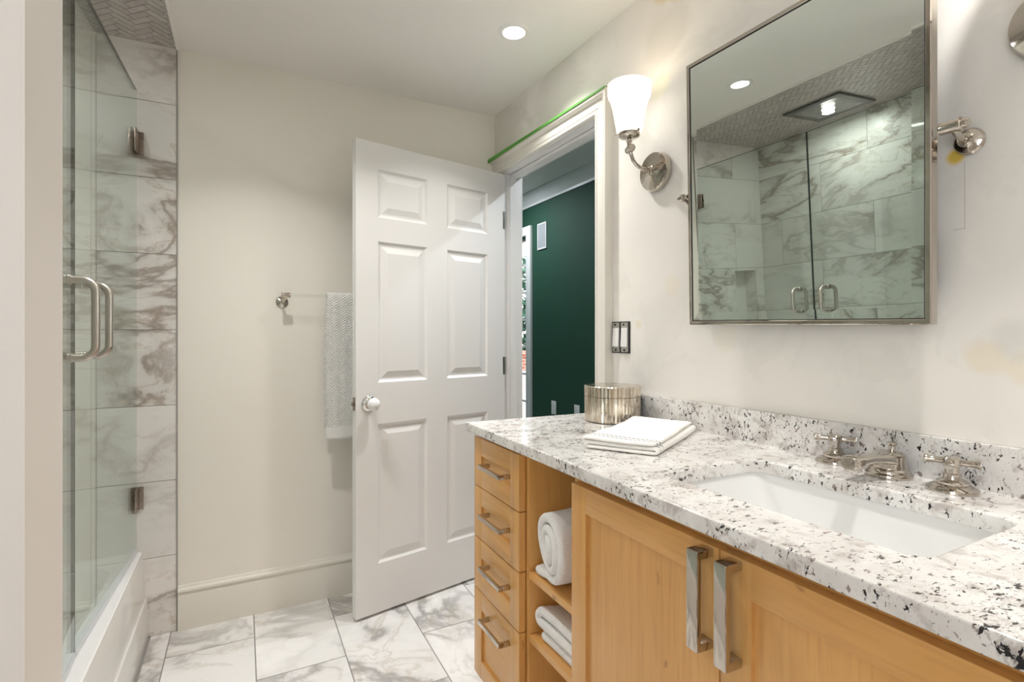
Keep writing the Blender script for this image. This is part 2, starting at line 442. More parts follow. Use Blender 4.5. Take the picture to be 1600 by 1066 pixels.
FX0, FX1, FZ0, FZ1 = -1.22, -.12, .95, 2.1  # out-of-view window, added to let in daylight as fill
wn = thing('fill_window', (-1.3, FX1, FZ0), 'added fill-light window, out of view left of the viewer', 'window', -PI/2, kind='structure')
fw_, fh_ = FX1-FX0, FZ1-FZ0
mb = MB(); mb.box(-.08, 0, -.08, 0, .02, fh_+.08, .003).box(fw_, 0, -.08, fw_+.08, .02, fh_+.08, .003).box(0, 0, fh_, fw_, .02, fh_+.08, .003).box(0, 0, -.08, fw_, .035, 0, .003)
mb.build('window_casing', M['whitetrim'], wn)
mb = MB(); mb.box(0, -.07, 0, .04, -.03, fh_).box(fw_-.04, -.07, 0, fw_, -.03, fh_).box(.04, -.07, 0, fw_-.04, -.03, .04).box(.04, -.07, fh_-.04, fw_-.04, -.03, fh_).box(.04, -.065, fh_/2-.02, fw_-.04, -.035, fh_/2+.02).box(fw_/2-.015, -.065, .04, fw_/2+.015, -.035, fh_-.04)
mb.build('sash', M['whitetrim'], wn, smooth=0)
MB().box(.04, -.052, .04, fw_-.04, -.048, fh_-.04).build('pane', M['winglass'], wn, smooth=0)
struct(MB().box(-1.4, -1.3, 0, -1.3, FX0, H).box(-1.4, FX1, 0, -1.3, .86, H).box(-1.4, FX0, 0, -1.3, FX1, FZ0).box(-1.4, FX0, FZ1, -1.3, FX1, H).build('wall_left', M['wallw'], smooth=0), 'painted wall of the room left of the shower', 'wall')
mb = MB(); mb.prism([(-1.4, .852, 0), (XS(.852), .852, 0), (XS(1.004), 1.004, 0), (-1.4, 1.004, 0)], (0, 0, H))
struct(mb.build('wall_shower_near', M['wallw'], smooth=0), 'warm white stub wall at the near end of the shower', 'wall')

# shower tile walls
rows = [-.293+.3055*k for k in range(0, 10)]       # grout heights
rows = [.0075+.3055*k for k in range(0, 9)]
def tile_wall(plane, a0, a1, seams, hole=None, skip_below=0.):
    mb = MB(); gg = .0011
    for k, z0 in enumerate(rows):
        z1 = min(z0+.3055, H); z0 = 0 if k == 0 else z0
        if z1-z0 < .01: continue
        cut = sorted([a0]+[s for s in seams[k % len(seams)] if a0+.01 < s < a1-.01]+[a1])
        for s0, s1 in zip(cut, cut[1:]):
            R = [(s0+gg, z0+gg, s1-gg, z1-gg)]
            if hole: R = rects_minus(R, hole)
            for (a, b, c, d) in R:
                if c-a < .004 or d-b < .004: continue
                if plane == 'Y': mb.box(a, YB-.003, b, c, YB+.01, d)
                else: mb.box(XB-.01, a, b, XB+.003, c, d)
    return mb
XB = -.96
NX0, NX1, NZ0, NZ1 = -.875, -.672, .93, 1.5175
mb = tile_wall('Y', XB, XS(YB)-.002, [[-.69], [-.9], [-.69], [-.9], [-.69], [-.69], [-.9], [-.69], [-.9]], hole=(NX0, NZ0, NX1, NZ1))
for (a, b, c, d) in rects_minus([(XB-.05, 0, XS(YB)-.0015, H)], (NX0, NZ0, NX1, NZ1)): mb.box(a, YB-.0015, b, c, YB+.11, d, mi=1)
mb.box(NX0-.01, YB+.085, NZ0-.01, NX1+.01, YB+.11, NZ1+.01)
mb.box(NX0-.004, YB, NZ0, NX0+.003, YB+.09, NZ1).box(NX1-.003, YB, NZ0, NX1+.004, YB+.09, NZ1)
mb.box(NX0, YB, NZ0-.004, NX1, YB+.09, NZ0+.006).box(NX0, YB, NZ1-.003, NX1, YB+.09, NZ1+.004)
struct(mb.build('wall_shower_end', [M['walltile'], M['grout_dark']], smooth=0), 'veined marble tile wall at the far end of the shower', 'wall')
b_seams = [[2.1, 1.5], [1.81, 1.2], [2.1, 1.5], [1.81, 1.2], [2.12, 1.52], [1.80, 2.395, 1.2], [2.11, 1.5], [1.82, 1.2], [2.1, 1.5]]
mb = tile_wall('X', 1.004, YB-.003, b_seams); mb.box(XB-.08, 1.004, 0, XB+.0015, YB+.1, H, mi=1)
struct(mb.build('wall_shower_back', [M['walltile'], M['grout_dark']], smooth=0), 'veined marble tile wall along the back of the shower', 'wall')
# herringbone ceiling of the alcove
mb = MB(); n = 3; w = .0276; gg = .0013
t = bmesh.new()
cx, cy = XB, 1.0
c45 = math.cos(PI/4)
def clip_poly(P):
    for fn in (lambda p: p[0]-XB-.003, lambda p: XS(p[1])-.005-p[0], lambda p: p[1]-1.006, lambda p: YB-.004-p[1]):
        O = []
        for a, b in zip(P, P[1:]+P[:1]):
            fa, fb = fn(a), fn(b)
            if fa >= 0: O.append(a)
            if (fa > 0) != (fb > 0) and abs(fa-fb) > 1e-9:
                k = fa/(fa-fb); O.append((a[0]+(b[0]-a[0])*k, a[1]+(b[1]-a[1])*k))
        P = O
        if len(P) < 3: return []
    ar = abs(sum(a[0]*b[1]-b[0]*a[1] for a, b in zip(P, P[1:]+P[:1])))/2
    return P if ar > 6e-6 else []
def rotp(u, v): return (cx+(u-v)*c45*w, cy+(u+v)*c45*w)
for y in range(-60, 80):
    for i in range(-18, 18):
        for (u0, v0, du, dv) in ((y+2*n*i, y, n, 1), (y+2*n*i+2*n-1, y, 1, n)):
            c = rotp(u0+du/2, v0+dv/2)
            if not (XB-.1 < c[0] < XS(c[1])+.1 and .9 < c[1] < YB+.1): continue
            e = gg/w
            pts = [rotp(u0+e, v0+e), rotp(u0+du-e, v0+e), rotp(u0+du-e, v0+dv-e), rotp(u0+e, v0+dv-e)]
            pts = clip_poly(pts)
            if len(pts) < 3: continue
            lo = [t.verts.new((px, py, H-.004)) for px, py in pts]; hi = [t.verts.new((px, py, H+.002)) for px, py in pts]
            t.faces.new(lo)
            for k in range(len(lo)): t.faces.new((lo[k], lo[(k+1) % len(lo)], hi[(k+1) % len(lo)], hi[k]))
bmesh.ops.recalc_face_normals(t, faces=t.faces[:])
mb._merge(t)
mb.prism([(XB-.05, .99, H-.002), (XS(1.0)-.002, .99, H-.002), (XS(YB)-.002, YB+.05, H-.002), (XB-.05, YB+.05, H-.002)], (0, 0, .082), mi=1)
struct(mb.build('ceiling_shower', [M['herring'], M['herring_grout']], smooth=0), 'grey herringbone mosaic ceiling over the shower', 'ceiling')
mb = MB(); mb.prism([(XS(1.0)-.004, 1.004, H-.008), (XS(1.0)+.008, 1.004, H-.008), (XS(YB)+.008, YB, H-.008), (XS(YB)-.004, YB, H-.008)], (0, 0, .009))
struct(mb.build('trim_1', M['ceil'], smooth=0), 'thin white edge strip along the shower ceiling', 'trim')
mb = MB(); mb.box(XS(YB)-.004, YB-.006, 0, XS(YB), YB+.01, H)
struct(mb.build('trim_2', M['stripgrey'], smooth=0), 'thin metal edge strip beside the marble wall tiles', 'trim')

# baseboard on the back wall
prof = [(0, 0), (.016, 0), (.016, .138), (.014, .145), (.012, .150), (.017, .154), (.019, .160), (.017, .167), (.010, .172), (.007, .180), (0, .182)]
mb = MB(); mb.prism([(XS(YB)+.001, YB-p, z) for p, z in prof], (XW-XS(YB)-.06, 0, 0))
struct(mb.build('baseboard_back', M['trim'], smooth=30), 'tall cream baseboard along the wall behind the door', 'baseboard')

# door casing, jamb
cas = [(0, 0), (0, .011), (.004, .015), (.012, .016), (.016, .012), (.022, .012), (.026, .015), (.066, .018), (.070, .024), (.076, .034), (.082, .036), (.093, .036), (.093, 0)]
yi, zi = DY0-.007, DZ+.006
def ztop(y, wv): return zi+wv*(1.0+(y-1.55)*.30*.35) if wv else zi
L0 = [(XW-p, yi-w_, 0) for w_, p in cas]; L1 = [(XW-p, yi-w_, zi+w_*.72) for w_, p in cas]; L2 = [(XW-p, YB-.0005, zi+w_*.88) for w_, p in cas]
mb = MB(); mb.loops([L0, L1, L2], True, True)
yf = DY1+.006
mb.loops([[(XW-p*.5, yf+w_*.82, 0) for w_, p in cas], [(XW-p*.5, yf+w_*.82, zi) for w_, p in cas]], True, True)
struct(mb.build('trim_3', M['trim'], smooth=30), 'cream moulded casing around the doorway', 'trim')
mb = MB(); j = .02
mb.box(XW, DY1, 0, XW2+.001, DY1+.02, DZ+.02).box(XW, DY0-.02, 0, XW2+.001, DY0, DZ+.02).box(XW, DY0, DZ, XW2+.001, DY1, DZ+.02)
mb.box(XW+.045, DY1-.012, 0, XW+.085, DY1, DZ-.01).box(XW+.045, DY0, 0, XW+.085, DY0+.012, DZ-.01).box(XW+.045, DY0, DZ-.016, XW+.085, DY1, DZ-.003)
struct(mb.build('trim_4', M['whitetrim'], smooth=0), 'white door jamb and stop inside the doorway', 'trim')

# ------------------------------------------------------------------ the bathroom door
ang = math.atan2(2.437-2.268, 1.2535-.462)
door = thing('door_1', (.462, 2.268, 0), 'white six-panel door standing open against the cream wall', 'door', ang, kind='structure')
DWid, DT, z0d, z1d = .805, .035, .012, 2.036
panels = [(.102, .345, 1.716, 1.924), (.455, .696, 1.716, 1.924), (.098, .343, 1.003, 1.612), (.451, .693, 1.003, 1.612), (.101, .343, .222, .824), (.451, .691, .222, .824)]
mb = MB(); t = bmesh.new()
def ring(x0, x1, za, zb, d, y0, s): return [t.verts.new((x0+d, y0, za+d)), t.verts.new((x1-d, y0, za+d)), t.verts.new((x1-d, y0, zb-d)), t.verts.new((x0+d, y0, zb-d))]
for yface, s in ((0., 1.), (DT, -1.)):
    xs = sorted({0., DWid, .10, .345, .4525, .694}); zs = [z0d, .222, .824, 1.003, 1.612, 1.716, 1.924, z1d]
    xs = [0., .10, .345, .4525, .694, DWid]
    for i in range(5):
        for k in range(7):
            if i in (1, 3) and k in (1, 3, 5):
                A = [(0, 0), (.004, .0035), (.010, .0085), (.017, .0095), (.024, .0085), (.044, .0025), (.047, .0015)]
                prev = None
                for d, dep in A:
                    R = ring(xs[i], xs[i+1], zs[k], zs[k+1], d, yface+s*dep, s)
                    if prev:
                        for q in range(4): t.faces.new((prev[q], prev[(q+1) % 4], R[(q+1) % 4], R[q]))
                    prev = R
                t.faces.new(prev)
            else:
                t.faces.new([t.verts.new(v) for v in ((xs[i], yface, zs[k]), (xs[i+1], yface, zs[k]), (xs[i+1], yface, zs[k+1]), (xs[i], yface, zs[k+1]))])
for (a, b) in (((0, z0d), (DWid, z0d)), ((DWid, z0d), (DWid, z1d)), ((DWid, z1d), (0, z1d)), ((0, z1d), (0, z0d))):
    t.faces.new([t.verts.new(v) for v in ((a[0], 0, a[1]), (b[0], 0, b[1]), (b[0], DT, b[1]), (a[0], DT, a[1]))])
bmesh.ops.remove_doubles(t, verts=t.verts[:], dist=.0002)
bmesh.ops.recalc_face_normals(t, faces=t.faces[:])
mb._merge(t); mb.build('door_slab', M['doorp'], door, smooth=0)
kz = .917
kx = .058
mb = MB(); mb.lathe([(0, 0), (.031, 0), (.032, .003), (.027, .008), (.014, .011), (.010, .018), (.010, .03), (0, .03)], (kx, 0, kz), (0, -1, 0))
ros = mb.build('knob_rosette', M['chrome'], door); ros['label'] = 'chrome rosette'
kb = [(0, .026), (.011, .026), (.018, .030), (.0255, .038), (.028, .048), (.0255, .058), (.017, .067), (.008, .0705), (0, .071)]
MB().lathe(kb, (kx, 0, kz), (0, -1, 0)).build('door_knob', M['porcelain'], door)['label'] = 'white porcelain knob'
MB().lathe(kb, (kx, DT, kz), (0, 1, 0)).lathe([(.030, 0), (.026, .006), (.01, .01), (.01, .03)], (kx, DT, kz), (0, 1, 0)).build('door_knob', M['porcelain'], door)
mb = MB(); mb.box(-.0015, .006, kz-.028, .001, .029, kz+.028, .0005).box(-.011, .011, kz-.008, 0, .024, kz+.008, .002)
mb.build('latch', M['bronze'], door)
for hz in (1.80, 1.05, .28):
    MB().box(DWid-.012, -.0012, hz-.045, DWid+.001, .001, hz+.045).tube([(DWid+.004, .002, hz-.045), (DWid+.004, .002, hz+.045)], .005, 12).build('hinge', M['zinc'], door)

# masking tape on the header
zt0, zt1 = zi+.093*.72, zi+.093*.88
mb = MB()
mb.loops([[(XW-.0005, yi-.093, zt0+.0005), (XW-.0005, yi-.093, zt0+.0035), (XW-.040, yi-.093, zt0+.0025), (XW-.040, yi-.093, zt0-.004), (XW-.0375, yi-.093, zt0-.004), (XW-.0375, yi-.093, zt0+.0005)],
          [(XW-.0005, 2.0, zt0*.5+zt1*.5+.0005), (XW-.0005, 2.0, zt0*.5+zt1*.5+.0035), (XW-.0405, 2.0, zt0*.5+zt1*.5+.003), (XW-.0405, 2.0, zt0*.5+zt1*.5-.007), (XW-.0375, 2.0, zt0*.5+zt1*.5-.007), (XW-.0375, 2.0, zt0*.5+zt1*.5+.0005)],
          [(XW-.0005, YB-.002, zt1+.0005), (XW-.0005, YB-.002, zt1+.0045), (XW-.043, YB-.002, zt1+.004), (XW-.043, YB-.002, zt1-.016), (XW-.0375, YB-.002, zt1-.015), (XW-.0375, YB-.002, zt1+.0005)]], True, True)
tag(mb.build('masking_tape', M['tape'], smooth=0), 'strip of green masking tape along the top of the door casing', 'tape')

# ------------------------------------------------------------------ bathtub
def tx(y): return -.31-(YB-y)*.0184
tub = thing('bathtub', (-.6, 1.78, 0), 'white bathtub with panelled front below the shower glass', 'bathtub')
TZ = .345; y0, y1 = 1.006, YB-.0045
off = Vector((-.6, 1.78, 0))
def skewx(P): return [Vector((x-(YB-y)*.0184*((x-XB)/(-.31-XB)), y, z))-off for x, y, z in P]
o_x0, o_x1 = XB+.004, -.31
def orr(dx0, dx1, dy, r, z):
    return skewx(rrect((o_x0+dx0+o_x1-dx1)/2, (y0+y1)/2, (o_x1-dx1-o_x0-dx0)/2, (y1-y0)/2-dy, r, z))
mb = MB()
mb.loops([orr(0, .004, 0, .002, .30), orr(0, .002, 0, .002, TZ-.004), orr(0, .006, 0, .004, TZ), orr(.045, .070, .07, .10, TZ), orr(.052, .078, .078, .10, TZ-.006),
          orr(.07, .095, .12, .12, .22), orr(.09, .115, .17, .12, .10), orr(.13, .155, .23, .10, .065), orr(.25, .27, .5, .05, .06)], cap1=True)
mb.build('basin', M['acrylic'], tub)
def skirt(poly):
    A = [Vector((x-(YB-y0)*.0184, y0, z))-off for x, z in poly]; B = [Vector((x, y1, z))-off for x, z in poly]
    return MB().loops([A, B], True, True)
skirt([(-.36, .0), (-.299, .0), (-.303, .154), (-.3115, .332), (-.314, .339), (-.36, .339)]).build('skirt', M['tubskirt'], tub, smooth=20)
skirt([(-.305, .0), (-.2925, .0), (-.2955, .147), (-.298, .154), (-.306, .154)]).build('skirt_panel', M['tubskirt'], tub, smooth=20)

# ------------------------------------------------------------------ glass shower doors
GZ0, GZ1 = .359, 2.177
def shower_door(hp, fp, label, hinge_at_far):
    hp, fp = Vector((*hp, 0)), Vector((*fp, 0)); d = (fp-hp); Ln = d.length; rz = math.atan2(d.y, d.x)
    r = thing('shower_door', hp, label, 'shower door', rz, group='glass shower doors')
    s = 1 if hinge_at_far else -1      # local side facing the room: y*s
    MB().box(0.004, -.004, GZ0, Ln, .004, GZ1).build('glass_pane', M['glass'], r, smooth=0)
    MB().box(Ln-.0005, -.004, GZ0, Ln+.0012, .004, GZ1+.001).box(.004, -.004, GZ1-.0003, Ln, .004, GZ1+.001).build('polished_edge', M['edge'], r, smooth=0)['label'] = 'dark green glass edge'
    MB().box(.005, -.006, GZ0-.011, Ln, .006, GZ0+.004).build('bottom_seal', M['seal'], r, smooth=0)
    for hz in (1.969, .56):
        mb = MB(); mb.box(.004, -.012, hz-.045, .058, -.005, hz+.045, .002).box(.004, .005, hz-.045, .058, .012, hz+.045, .002)
        mb.box(-.001, -.026, hz-.045, .004, .026, hz+.045, .0015).box(.0, -.008, hz-.02, .012, .008, hz+.02)
        mb.build('hinge', M['bronze'], r)
    for side in (1, -1):
        hx = Ln-.078; y0_ = .005*side; y1_ = .062*side; za, zb = 1.150, 1.350; pts = []
        for (yy, zz) in [(y0_, zb)]: pts.append((hx, yy, zz))
        R = .03
        pts.append((hx, y1_-R*side, zb))
        for k in range(1, 8):
            a = PI/2*k/7; pts.append((hx, y1_-R*side+R*side*math.sin(a), zb-R+R*math.cos(a)))
        for k in range(0, 7):
            a = PI/2*k/7; pts.append((hx, y1_-R*side+R*side*math.cos(a), za+R-R*math.sin(a)))
        pts += [(hx, y1_-R*side, za), (hx, y0_, za)]
        mb = MB(); mb.tube(pts, .0098, 18)
        for zz in (za, zb): mb.lathe([(0, 0), (.0135, 0), (.0135, .006), (.0115, .007), (.0115, .010), (0.0099, .010)], (hx, y0_, zz), (0, side, 0), 24)
        mb.build('pull_handle', M['brushed'], r)
    return r
shower_door((-.333, YB-.006), (-.3727, 1.7985), 'glass shower door hinged to the tiled far end wall', True)
shower_door((XS(1.004)-.1365, 1.008), (-.3728, 1.7945), 'glass shower door hinged to the near stub wall', False)

# vent light in the shower ceiling
vent = thing('vent_light', (-.69, 1.874, H-.002), 'square dark vent with bright lamp in the shower ceiling', 'vent light')
def sq(h, z): return [(h, h, z), (-h, h, z), (-h, -h, z), (h, -h, z)]
MB().loops([sq(.165, 0), sq(.165, -.011), sq(.161, -.014), sq(.128, -.014), sq(.125, -.011), sq(.125, -.008)]).build('vent_frame', M['ventmetal'], vent, smooth=0)
MB().loops([sq(.126, -.0125), sq(.09, -.006), sq(.03, -.003)], cap1=True).build('reflector', M['ventdish'], vent, smooth=0)
MB().lathe([(0, -.030), (.020, -.027), (.032, -.020), (.034, -.012), (.02, -.0055), (0, -.0045)], seg=32).build('lens', M['ventlens'], vent)
lamp('vent_lamp', 'AREA', (0, 0, -.034), P_VENT, (1, .97, .92), vent, .06)

# ------------------------------------------------------------------ downlights
def downlight(x, y, label):
    r = thing('downlight', (x, y, H), label, 'ceiling light', group='recessed ceiling lights')
    MB().lathe([(.040, -.001), (.043, -.0045), (.050, -.006), (.058, -.004), (.060, -.0005), (.060, .0), (.040, .0)], seg=64).build('trim_ring', M['plastic'], r)
    MB().lathe([(0, -.003), (.034, -.0028), (.041, -.002), (.041, -.0004), (0, -.0004)], seg=48).build('lens', M['lens'], r)
    lamp('downlight_lamp', 'AREA', (0, 0, -.008), P_DOWN, (1, .972, .935), r, .075, spread=math.radians(112))
    return r
downlight(.966, 1.806, 'round recessed ceiling light above the open doorway')
downlight(.079, 1.827, 'round recessed ceiling light in front of the shower')
q = downlight(.966, .30, 'unseen ceiling light above the vanity sink, added as fill')  # unseen downlight, added for ambient fill
for l_ in q.children:
    if l_.type == 'LIGHT': l_.data.energy = P_DOWN*.8
for hy_ in (2.2, 4.4):  # two unseen lights added to brighten the green room
    q = downlight(2.0, hy_, 'unseen ceiling light added as fill in the green room ' + ('nearest the doorway' if hy_ < 3 else 'nearest the window'))
    q.location.z = 2.585
    for l_ in q.children:
        if l_.type == 'LIGHT': l_.data = l_.data.copy(); l_.data.energy = 15; l_.data.color = (.86, .93, 1.); l_.data.spread = PI

# ------------------------------------------------------------------ sconces
def sconce(Y, label):
    r = thing('wall_sconce', (XW, Y, 1.748), label, 'wall lamp', group='wall sconces either side of the mirror')
    mb = MB(); mb.lathe([(0, 0), (.063, 0), (.064, .003), (.064, .020), (.061, .025), (.045, .028), (.020, .031), (.014, .034), (.0145, .042), (.010, .045), (.010, .050), (0, .05)], (0, 0, 0), (-1, 0, 0), 56)
    mb.build('backplate', M['nickel'], r)
    ax = -.123
    pts = [(-.045, 0, .0), (-.06, 0, .0005), (-.078, 0, .004), (-.095, 0, .012), (-.108, 0, .024), (-.115, 0, .040), (ax, 0, .062)]
    mb = MB(); mb.tube(pts, .0062, 16)
    mb.lathe([(0, -.018), (.011, -.018), (.0125, -.015), (.0125, .015), (.011, .018), (0, .018)], (ax+.003, 0, .058), (0.35, 1, 0), 24)
    mb.lathe([(0, 0), (.007, 0), (.007, .016), (.0095, .018), (.0095, .021), (.006, .022), (.006, .03)], (ax, 0, .062), (0, 0, 1), 24)
    mb.build('arm', M['nickel'], r)
    mb = MB(); mb.lathe([(.008, .088), (.030, .094), (.034, .098), (.034, .112), (.031, .112), (.031, .100), (0.008, .096)], (ax, 0, 0), (0, 0, 1), 40)
    for a in range(3):
        aa = a*2.094+.5; mb.lathe([(0, 0), (.0022, 0), (.0022, .010), (.004, .010), (.004, .013), (0, .013)], (ax+.033*math.cos(aa), .033*math.sin(aa), .105), (math.cos(aa), math.sin(aa), 0), 12)
    mb.build('fitter_cup', M['nickel'], r)
    sp = [(.026, .104), (.036, .108), (.0405, .114), (.043, .130), (.049, .165), (.056, .198), (.062, .217), (.0665, .224), (.068, .232), (.069, .262)]
    inn = [(a-.003, b) for a, b in reversed(sp)]
    MB().lathe(sp+inn[:-1]+[(.024, .109)], (ax, 0, 0), (0, 0, 1), 56).build('shade', M['shade'], r, smooth=60)
    MB().lathe([(0, .11), (.010, .112), (.013, .13), (.022, .155), (.026, .175), (.022, .193), (.010, .202), (0, .204)], (ax, 0, 0), (0, 0, 1), 24).build('bulb', M['bulb'], r)
    lamp('sconce_lamp', 'POINT', (ax, 0, .222), P_SCONCE, (1, .90, .76), r, .014)
    return r
sconce(1.325, 'lit wall sconce with frosted shade beside the door casing')
sconce(.36, 'wall sconce right of the mirror, only its round backplate showing')

# ------------------------------------------------------------------ pivot mirror
mir = thing('pivot_mirror', (XW, .8182, 1.6075), 'large framed pivot mirror tilted out over the vanity', 'mirror')
Mc = Vector((1.1703, .8182, 1.6075))-Vector((XW, .8182, 1.6075))
yw, tl, rl = -.0136, -.0356, .0169
Rm = Matrix.Rotation(yw, 4, 'Z') @ Matrix.Rotation(tl, 4, 'Y') @ Matrix.Rotation(rl, 4, 'X')
Tm = Matrix.Translation(Mc) @ Rm
mw, mh = .6115/2, .7475/2
# local: x+ = into wall, y = along wall, z up; front face at x=0
def L(p): return Tm @ Vector(p)
fw = .0105
def rect(hw, hh, x): return [L((x, hw, hh)), L((x, -hw, hh)), L((x, -hw, -hh)), L((x, hw, -hh))]
mb = MB(); mb.loops([rect(mw, mh, .022), rect(mw, mh, .002), rect(mw-.002, mh-.002, 0), rect(mw-fw+.001, mh-fw+.001, 0), rect(mw-fw, mh-fw, .001), rect(mw-fw, mh-fw, .008)])
mb.loops([rect(mw, mh, .022), rect(mw-.01, mh-.01, .024)], cap1=True)
mb.build('mirror_frame', M['nickel'], mir, smooth=20)
bw = .024
MB().loops([rect(mw-fw+.0002, mh-fw+.0002, .0024), rect(mw-fw-.0022, mh-fw-.0022, .0024), rect(mw-fw-.0022, mh-fw-.0022, .0034)]).build('dark_gap_line', M['black'], mir, smooth=0)  # thin black line for the dark gap between frame and glass
mb = MB(); mb.loops([rect(mw-fw, mh-fw, .0036), rect(mw-fw-bw, mh-fw-bw, .0030)], cap1=True)
mb.build('mirror_glass', M['mirror'], mir, smooth=0)
for s, zz, yy in ((-1, -.012, -.332), (1, .006, .332)):
    zb = zz-.016
    mb = MB(); mb.lathe([(0, 0), (.025, 0), (.0255, .004), (.022, .009), (.013, .012), (.010, .016), (.007, .02), (.007, .03)], (0, yy, zb), (-1, 0, 0), 36)
    mb.tube([(-.025, yy, zb), (-.045, yy, zb+.004), (-.060, yy, zb+.011), (-.070, yy, zz+.002)], .0062, 14)
    mb.lathe([(0, -.018), (.011, -.018), (.0115, -.016), (.0115, .010), (.0135, .011), (.0135, .016), (.0095, .018), (.0095, .024), (.007, .027), (0, .027)], (-.072, yy, zz), (0, s, 0), 32) if s < 0 else mb.lathe([(0, -.024), (.006, -.024), (.006, -.010), (.011, -.008), (.012, 0), (.009, .004), (.007, .006), (.0085, .010), (.006, .014), (0, .015)], (-.072, yy, zz), (0, s, 0), 32)
    mb.build('pivot_bracket', M['nickel'], mir)

# ------------------------------------------------------------------ vanity
va = -.021
van = thing('vanity_cabinet', (.709, 1.593, 0), 'maple vanity cabinet with drawers, open shelves and doors', 'cabinet', va)
VT, VB, FT, DEP = .8885, .10, .021, .53
S0, S1 = .010, -2.014
def mir_y(y): return -2.004-y
mb = MB()
for (ya, yb) in ((.010, -.008), (-.3105, -.3285), (-.5545, -.5725), (mir_y(-.5545), mir_y(-.5725)), (mir_y(-.3105), mir_y(-.3285)), (mir_y(.010), mir_y(-.008))):
    a, b = min(ya, yb), max(ya, yb)
    mb.box(FT+.0005, a, VB, DEP, b, VT, .001)
mb.box(FT+.002, S1+.018, VB, DEP, S0-.018, VB+.018).box(DEP-.012, S1+.018, VB, DEP, S0-.018, VT)
mb.box(FT+.002, -.312, VT-.03, FT+.02, -.008+0, VT-.002).box(FT+.002, mir_y(-.572), VT-.03, FT+.02, -.572, VT-.002)
mb.build('carcass', M['maple_z'], van)
MB().box(.075, S1, 0.0005, .09, S0, VB).box(.09, S0-.018, 0.0005, DEP, S0, VB).box(.09, S1, 0.0005, DEP, S1+.018, VB).build('toe_kick', M['maple_y'], van)
def shaker(y0, y1, za, zb, fr=.057, dpt=.008):     # y0<y1 ; framed front, face at x=0
    mb = MB(); ya, yb = y0+fr, y1-fr; z0_, z1_ = za+fr, zb-fr
    b = .0012
    mb.box(0, y0, za, FT, y0+fr, zb, b).box(0, y1-fr, za, FT, y1, zb, b)
    mb.box(0.0002, y0+fr-.001, za, FT, y1-fr+.001, za+fr, b, mi=1).box(0.0002, y0+fr-.001, zb-fr, FT, y1-fr+.001, zb, b, mi=1)
    mb.box(dpt, ya-.004, z0_-.004, FT-.002, yb+.004, z1_+.004, mi=2)
    return mb
def bar_handle(p0, p1, parent, wdt, side):
    # square bow pull: front bar with two legs; p0,p1 = ends on the face
    mb = MB(); (ya, za), (yb, zb) = p0, p1
    h = wdt/2
    if abs(za-zb) < 1e-6:   # level
        a, b = min(ya, yb), max(ya, yb)
        mb.box(-.036, a, za-h, -.027, b, za+h, .0012).box(-.030, a, za-h, .002, a+.011, za+h, .0008).box(-.030, b-.011, za-h, .002, b, za+h, .0008)
    else:
        a, b = min(za, zb), max(za, zb)
        mb.box(-.036, ya-h, a, -.026, ya+h, b, .0025, 3).box(-.030, ya-h, a, .001, ya+h, a+.013, .0008).box(-.030, ya-h, b-.013, .001, ya+h, b, .0008)
    o = mb.build('handle', M['nickel'], parent); o['label'] = 'polished nickel bow handle'
    return o
dz = [(.7195, .877), (.5525, .7165), (.3855, .5495), (.105, .3825)]
hzs = [.803, .649, .487, .326]
for flip in (0, 1):
    for (za, zb), hz in zip(dz, hzs):
        y0_, y1_ = (-.310, .010) if not flip else (mir_y(.010), mir_y(-.310))
        d = shaker(y0_, y1_, za, zb).build('drawer', [M['maple_z'], M['maple_y'], M['maple_y']], van)
        c = (y0_+y1_)/2
        bar_handle((c-.076-.028*(1-flip), hz), (c+.048+.028*flip, hz), d, .0125, 1) if 0 else bar_handle((-.253, hz), (-.100, hz), d, .0125, 1) if not flip else bar_handle((mir_y(-.253), hz), (mir_y(-.100), hz), d, .0125, 1)
d = shaker(-1.0005, -.573, .105, .868).build('door', [M['maple_z'], M['maple_y'], M['maple_z']], van)
bar_handle((-.9775, .703), (-.9775, .864), d, .0235, 1)
d = shaker(-1.431, -1.0035, .105, .868).build('door', [M['maple_z'], M['maple_y'], M['maple_z']], van)
bar_handle((-1.0335, .703), (-1.0335, .864), d, .0235, 1)
for (za, zb) in ((.539, .559), (.367, .387)):
    MB().box(FT+.001, -.5543, za, DEP-.014, -.3287, zb, .001).build('shelf', M['maple_y'], van)
    MB().box(FT+.001, mir_y(-.3287), za, DEP-.014, mir_y(-.5543), zb, .001).build('shelf', M['maple_y'], van)

# countertop with sink cut-out
CT, CB = .922, .8925
ctop = thing('countertop', (.70, 1.6, CB), 'speckled white granite countertop on the maple vanity', 'countertop')
def curve_slab(name, splines, zb, zt, bev, mat, parent, off):
    cu = bpy.data.curves.new(name, 'CURVE'); cu.dimensions = '2D'; cu.fill_mode = 'BOTH'
    cu.extrude = (zt-zb)/2-bev; cu.bevel_depth = bev; cu.bevel_resolution = 3; cu.offset = -bev
    for P in splines:
        s = cu.splines.new('POLY'); s.points.add(len(P)-1)
        for q, p in zip(s.points, P): q.co = (p[0]-off[0], p[1]-off[1], 0, 1)
        s.use_cyclic_u = True
    tmp = bpy.data.objects.new('t', cu); COL.objects.link(tmp)
    dg = bpy.context.evaluated_depsgraph_get(); me = bpy.data.meshes.new_from_object(tmp.evaluated_get(dg))
    bpy.data.objects.remove(tmp)
    for v in me.vertices: v.co.z += (zt+zb)/2-off[2]
    me.materials.clear(); me.materials.append(mat)
    me.polygons.foreach_set('use_smooth', [True]*len(me.polygons)); me.set_sharp_from_angle(angle=math.radians(40))
    o = bpy.data.objects.new(name, me); COL.objects.link(o); o.parent = parent; return o
SX0, SX1, SY0, SY1 = .785, 1.077, .352, .822
